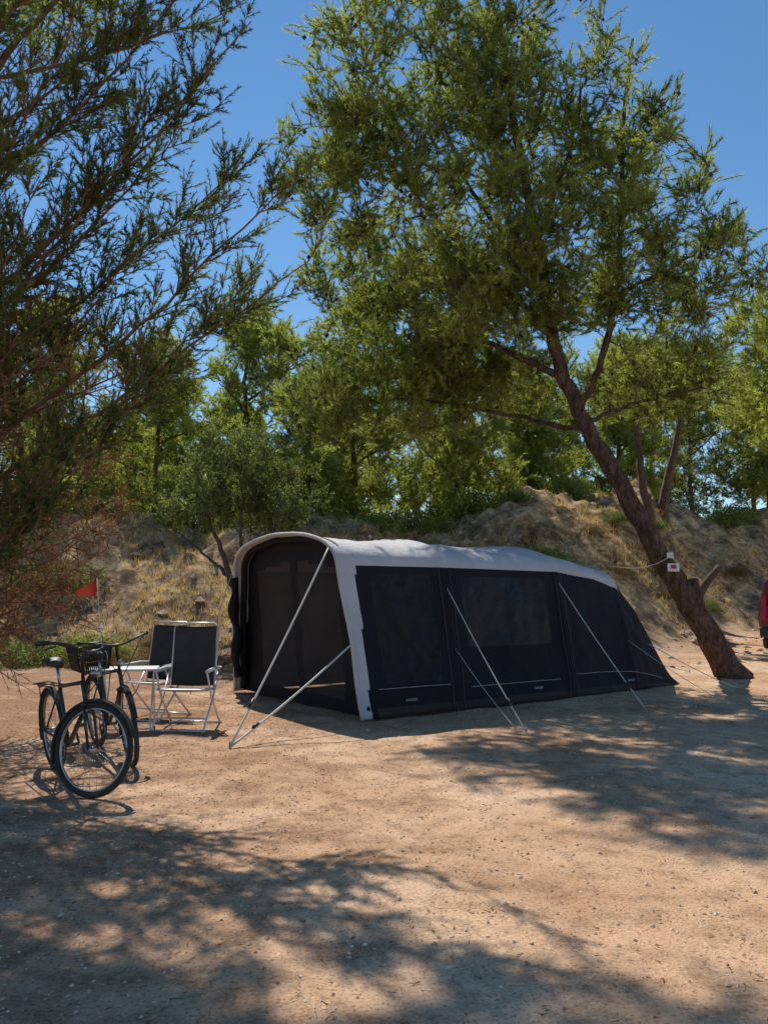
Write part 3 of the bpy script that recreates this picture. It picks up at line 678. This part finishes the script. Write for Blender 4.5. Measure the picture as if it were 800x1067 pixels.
# ------------------------------------------------------------------ camping chairs and table
m_sling=simple("chair_sling",(.045,.045,.048),(.03,.03,.032),10,.8,bump=.2,bscale=200)
m_ctube=simple("chair_frame",(.66,.66,.66),(.54,.54,.54),8,.35,.4)
m_cpl=simple("chair_plastic",(.60,.60,.59),(.5,.5,.5),9,.5)
def chair(loc,rot,rec=.28):
    par=empty("camping_chair",(loc[0],loc[1],Hs(*loc))); par.rotation_euler=(0,0,rot); w=.26
    top=[-.20-rec,1.16]
    back=[[-w,-.17,.40],[-w,-.20-rec*.5,.78],[-w,top[0],1.12],[-w+.05,top[0]-.01,1.17],[w-.05,top[0]-.01,1.17],[w,top[0],1.12],[w,-.20-rec*.5,.78],[w,-.17,.40]]
    seat=[[-w,-.20,.42],[-w,.26,.46],[-w+.03,.28,.455],[w-.03,.28,.455],[w,.26,.46],[w,-.20,.42]]
    P_=[(np.array(back),.013),(np.array(seat),.013)]
    for s in (-1,1):
        x=s*(w+.03)
        P_+= [(np.array([[x,.22,.64],[x,.02,.33],[x,-.34,.02]]),.012),(np.array([[x,-.24,.64],[x,-.02,.33],[x,.32,.02]]),.012)]
    for y_ in (-.34,.32): P_.append((np.array([[-w-.03,y_,.02],[w+.03,y_,.02]]),.012))
    P_.append((np.array([[-w-.03,.20,.14],[w+.03,.20,.14]]),.009))
    tubes("frame",P_,m_ctube,8,par)
    tubes("feet",[(np.array([[s*(w-.0),y_,.018],[s*(w+.05),y_,.018]]),.018) for s in (-1,1) for y_ in (-.34,.32)],m_cpl,8,par)
    def sheet(name,rows,mat):
        V_=[];n=12
        for (y_,z_) in rows:
            for q in np.linspace(-1,1,n):
                dip=.03*(1-q*q); V_.append([q*(w-.012),y_-dip*.6,z_-dip*.4])
        m_=len(rows); F_=[(a*n+b_,a*n+b_+1,(a+1)*n+b_+1,(a+1)*n+b_) for a in range(m_-1) for b_ in range(n-1)]
        o=mesh_obj(name,V_,F_,mat,smooth=True,parent=par); md=o.modifiers.new("s",'SOLIDIFY'); md.thickness=.005
    sheet("back_sling",[(-.18-rec*t+.0,.46+.68*t) for t in np.linspace(0,1,12)],m_sling)
    sheet("seat_sling",[(-.16+.42*t,.435+.02*t-.02*math.sin(t*3.1)) for t in np.linspace(0,1,10)],m_sling)
    for s in (-1,1):
        tubes("armrest",[(np.array([[s*(w+.035),-.30,.655],[s*(w+.035),-.1,.665],[s*(w+.035),.26,.655]]),[.018,.024,.02])],m_cpl,8,par)
    return par
chair((-2.24,9.25),R(176),.10)
chair((-2.85,10.1),R(160),.12)
tb=empty("camping_table",(-2.86,9.15,Hs(-2.86,9.15))); tb.rotation_euler=(0,0,R(12))
box("table_top",(0,0,.66),(.30,.22,.012),m_cpl,tb,0,.008)
tubes("legs",[(np.array([[s*.26,-.18,.645],[s*.26,.18,.02]]),.010) for s in (-1,1)]+[(np.array([[s*.24,.18,.645],[s*.24,-.18,.02]]),.010) for s in (-1,1)]+[(np.array([[-.27,y_,.02],[.27,y_,.02]]),.010) for y_ in (-.18,.18)],m_ctube,8,tb)

# ------------------------------------------------------------------ van
van=empty("parked_van"); vx,vy=10.35,22.2; vz=Hs(vx+1,vy+2)
m_van=simple("van_paint",(.20,.018,.018),(.15,.012,.012),3,.25); m_gl=simple("van_glass",(.01,.012,.015),None,3,.08); m_red=bpy.data.materials["red_reflector"]
prof_=[(0,.38),(0,.9),(.06,1.15),(.22,1.78),(.40,1.92),(1.5,1.98),(2.9,1.92),(3.7,1.25),(4.45,1.02),(4.62,.75),(4.62,.38)]
hw=[.90,.93,.92,.78,.70,.68,.70,.86,.82,.8,.8]
Vv=[];
for (y_,z_),w_ in zip(prof_,hw): Vv+= [[vx+.93-w_,vy+y_,vz+z_],[vx+.93+w_,vy+y_,vz+z_]]
nP=len(prof_); Ff=[(2*k,2*k+1,2*k+3,2*k+2) for k in range(nP-1)]+[tuple(2*k for k in range(nP))[::-1],tuple(2*k+1 for k in range(nP)),(2*nP-2,2*nP-1,1,0)]
o=mesh_obj("body",Vv,Ff,m_van,parent=van); md=o.modifiers.new("b",'BEVEL'); md.width=.05; md.segments=3
def quad(name,P_,mat): return mesh_obj(name,np.array(P_)+[vx,vy,vz],[(0,1,2,3)],mat,parent=van)
quad("rear_window",[(.20,.068,1.2),(1.66,.068,1.2),(1.58,.20,1.72),(.28,.20,1.72)],m_gl)
for s in (0,1):
    xx=lambda v:v if s==0 else 1.86-v
    o=mesh_obj("tail_light",np.array([(xx(.0),-.03,.82),(xx(.16),-.03,.82),(xx(.20),.09,1.5),(xx(.08),.09,1.5),(xx(-.02),.12,.82),(xx(.16),.12,.82),(xx(.2),.2,1.5),(xx(.06),.2,1.5)])+[vx,vy,vz],
        [(0,1,2,3),(4,7,6,5),(0,4,5,1),(1,5,6,2),(2,6,7,3),(3,7,4,0)],m_red,parent=van)
    bx_=[(xx(.045),.5,1.2),(xx(.045),3.3,1.22),(xx(.17),2.95,1.75),(xx(.15),.62,1.72)]; quad("side_window",bx_,m_gl)
    for yy_ in (.85,3.7):
        a=np.linspace(0,2*math.pi,33); ring=np.stack([np.full(33,vx+xx(.12)),vy+yy_+.25*np.cos(a),vz+.33+.25*np.sin(a)],-1)
        tubes("tyre",[(ring,.085)],m_tyre,10,van)
        tubes("wheel_hub",[(np.array([[vx+xx(.08),vy+yy_,vz+.33],[vx+xx(.16),vy+yy_,vz+.33]]),.19)],m_alu,16,van)
box("rear_bumper",(vx+.93,vy-.04,vz+.5),(.92,.10,.14),blk,van,0,.05)
box("number_plate",(vx+.93,vy-.03,vz+.85),(.26,.01,.06),white,van,0,.004)
van.matrix_world=Matrix.Translation((vx,vy,0))@Matrix.Rotation(R(-28),4,'Z')@Matrix.Translation((-vx,-vy,0))

# ------------------------------------------------------------------ light, sky, camera
az,el=R(-20),R(53)
sd=Vector((math.cos(el)*math.sin(az),math.cos(el)*math.cos(az),math.sin(el)))
sun=bpy.data.lights.new("sun",'SUN'); sun.energy=5.0; sun.angle=R(.53); sun.color=(1,.94,.85)
so=bpy.data.objects.new("sun",sun); C.objects.link(so); so.rotation_euler=sd.to_track_quat('Z','Y').to_euler(); so.location=(0,0,30)
w=bpy.data.worlds.new("World"); bpy.context.scene.world=w; w.use_nodes=True; nt=w.node_tree
bg=nt.nodes["Background"]; sk=nt.nodes.new("ShaderNodeTexSky"); sk.sky_type='NISHITA'; sk.sun_disc=False
sk.sun_elevation=el; sk.sun_rotation=az; sk.altitude=300; sk.air_density=1.0; sk.dust_density=0; sk.ozone_density=2.0
hs=nt.nodes.new("ShaderNodeHueSaturation"); hs.inputs["Saturation"].default_value=1.17; hs.inputs["Hue"].default_value=.495
nt.links.new(sk.outputs[0],hs.inputs["Color"]); nt.links.new(hs.outputs[0],bg.inputs["Color"]); bg.inputs["Strength"].default_value=.128
cam=bpy.data.cameras.new("camera"); cam.sensor_fit='VERTICAL'; cam.sensor_height=36; cam.lens=28; cam.clip_end=1000
co=bpy.data.objects.new("camera",cam); C.objects.link(co); co.location=(0,0,1.5); co.rotation_euler=(R(96),0,0)
sc=bpy.context.scene; sc.camera=co
sc.view_settings.view_transform='Standard'; sc.view_settings.look='None'; sc.view_settings.exposure=0
